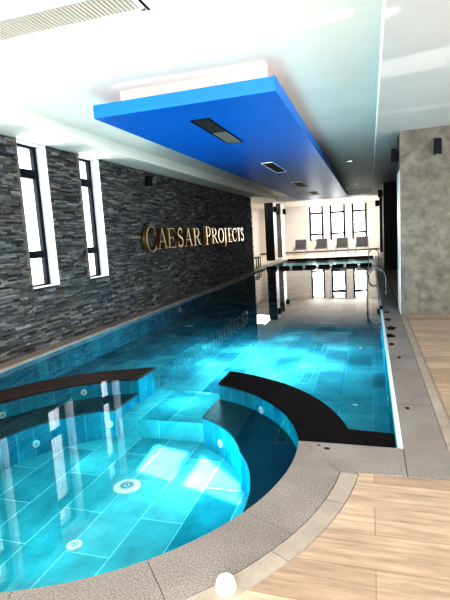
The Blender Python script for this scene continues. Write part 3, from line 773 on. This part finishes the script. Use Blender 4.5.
bg = W.node_tree.nodes['Background']; bg.inputs['Color'].default_value = (.95, .98, 1, 1); bg.inputs['Strength'].default_value = 3.0
area('window_light_back', (-1.5, YB-.3, 1.5), (0, 1, .25), 8, 2.4, 800, (1, .97, .92))
area('window_light_right', (XRR+.3, 1.2, 1.5), (-1, 0, .1), 8, 2.4, 380, (1, .97, .93))
for w in WF: area('window_light_far', ((w[0]+w[1])/2, YFW+.35, 2.0), (0, -1, 0), .95, 2.2, 60, (1, 1, 1))
area('alcove_light', (-6.3, 25, ZF-.05), (0, 0, -1), 1.5, 5, 130, (1, .96, .9))
area('lounge_light', (-2.5, 30.5, ZF-.05), (0, .3, -1), 5, 4, 260, (1, .97, .92))
for w in WIN: area('window_light_slit', (XW-.7, (w[0]+w[1])/2, 2.0), (1, 0, 0), .55, 2.0, 25, (.97, .99, 1))
cy = (.7, .97, 1)
for p, e in (((-2.0, 5.9, -.14), 8), ((-1.3, 5.9, -.14), 9), ((-2.4, 6.6, -.14), 8), ((-1.7, 6.7, -.14), 10), ((-1.0, 6.5, -.14), 10), ((-.5, 6.5, -.14), 4), ((-2.0, 7.4, -.14), 8), ((-1.2, 7.3, -.14), 8), ((-2.8, 7.6, -.14), 4), ((-1.4, 8.3, -.14), 5), ((-.5, 7.6, -.14), 4), ((-.6, 5., -.14), 1.5),
             ((-2.1, 4.7, -.15), 4), ((-1.5, 3.4, -.2), 9), ((-2.1, 2.4, -.2), 2.5), ((-2.6, 3.6, -.2), 1.5)):
    point('underwater_light', p, e*1.2, .12, cy)
# added unseen lamps; plate holes cut the light patches on pool floors and ceiling
def projector(name, loc, label, h, zp, depth, holes, power):
    pj = empty(name, loc, label, 'projector')
    z0, z1 = sorted((zp, zp+depth))
    b = MB(); b.box(-h, -h+.01, -h, h, z0, z1); b.box(h-.01, h, -h, h, z0, z1); b.box(-h, h, -h, -h+.01, z0, z1); b.box(-h, h, h-.01, h, z0, z1)
    if zp > 0: b.box(-h, h, -h, h, z0, z0+.005)
    b.build('housing', M['black'], pj)
    bm = bmesh.new(); edges = []
    for loop in [[(-h, -h), (h, -h), (h, h), (-h, h)]] + holes:
        vs = [bm.verts.new((x, y, zp)) for x, y in loop]
        edges += [bm.edges.new((vs[k], vs[(k+1) % len(vs)])) for k in range(len(vs))]
    bmesh.ops.triangle_fill(bm, use_beauty=True, use_dissolve=False, edges=edges)
    me = bpy.data.meshes.new('aperture_plate'); bm.to_mesh(me); bm.free(); me.materials.append(M['black'])
    o = bpy.data.objects.new('aperture_plate', me); COL.objects.link(o); o.parent = pj
    point('added_projector_lamp', (loc[0], loc[1], loc[2]+(-.03 if zp < 0 else .2)), power, .002, (1, .98, .95))
HOLES = [[(-1.1729, 1.5872), (-1.1448, 1.5796), (-1.1406, 1.5427), (-1.1672, 1.5501)], [(-1.1332, 1.5777), (-1.0987, 1.5486), (-1.0928, 1.5271), (-1.1313, 1.5399)],
         [(-1.1123, 1.7687), (-1.0699, 1.7542), (-1.068, 1.7221), (-1.1104, 1.7364)], [(-1.1615, 1.7939), (-1.1315, 1.7842), (-1.1292, 1.738), (-1.1584, 1.7512)], [(-1.1919, 1.6895), (-1.1571, 1.6854), (-1.1573, 1.6718), (-1.1844, 1.6762)]]
projector('added_patch_projector', (-1.1, 1.4, ZT), 'added unseen black projector with shaped apertures above the spa', .5, -.30, .30, [[(x+1.1, y-1.4) for x, y in q] for q in HOLES], 6500)  # added to throw bright patches onto the spa and pool floors
projector('added_streak_uplight', (2.6, -1.6, 0), 'added unseen black uplight on the planks behind the camera', 1.0, .5, -.5,
          [[(-0.2626, 0.683), (-0.2044, 0.6688), (-0.1955, 0.7292), (-0.2624, 0.7385)], [(-0.1714, 0.8939), (-0.1683, 0.9148), (-0.2615, 0.9081), (-0.2617, 0.8957)],
           [(-0.5215, 0.6323), (-0.353, 0.6407), (-0.3565, 0.657), (-0.532, 0.6498)], [(-0.3683, 0.5699), (-0.2529, 0.5657), (-0.2529, 0.5781), (-0.3643, 0.5878)]], 1500)  # added to throw bright streaks onto the ceilings
SC.view_settings.view_transform = 'Standard'; SC.view_settings.look = 'High Contrast'; SC.view_settings.exposure = .22; SC.view_settings.gamma = 1.
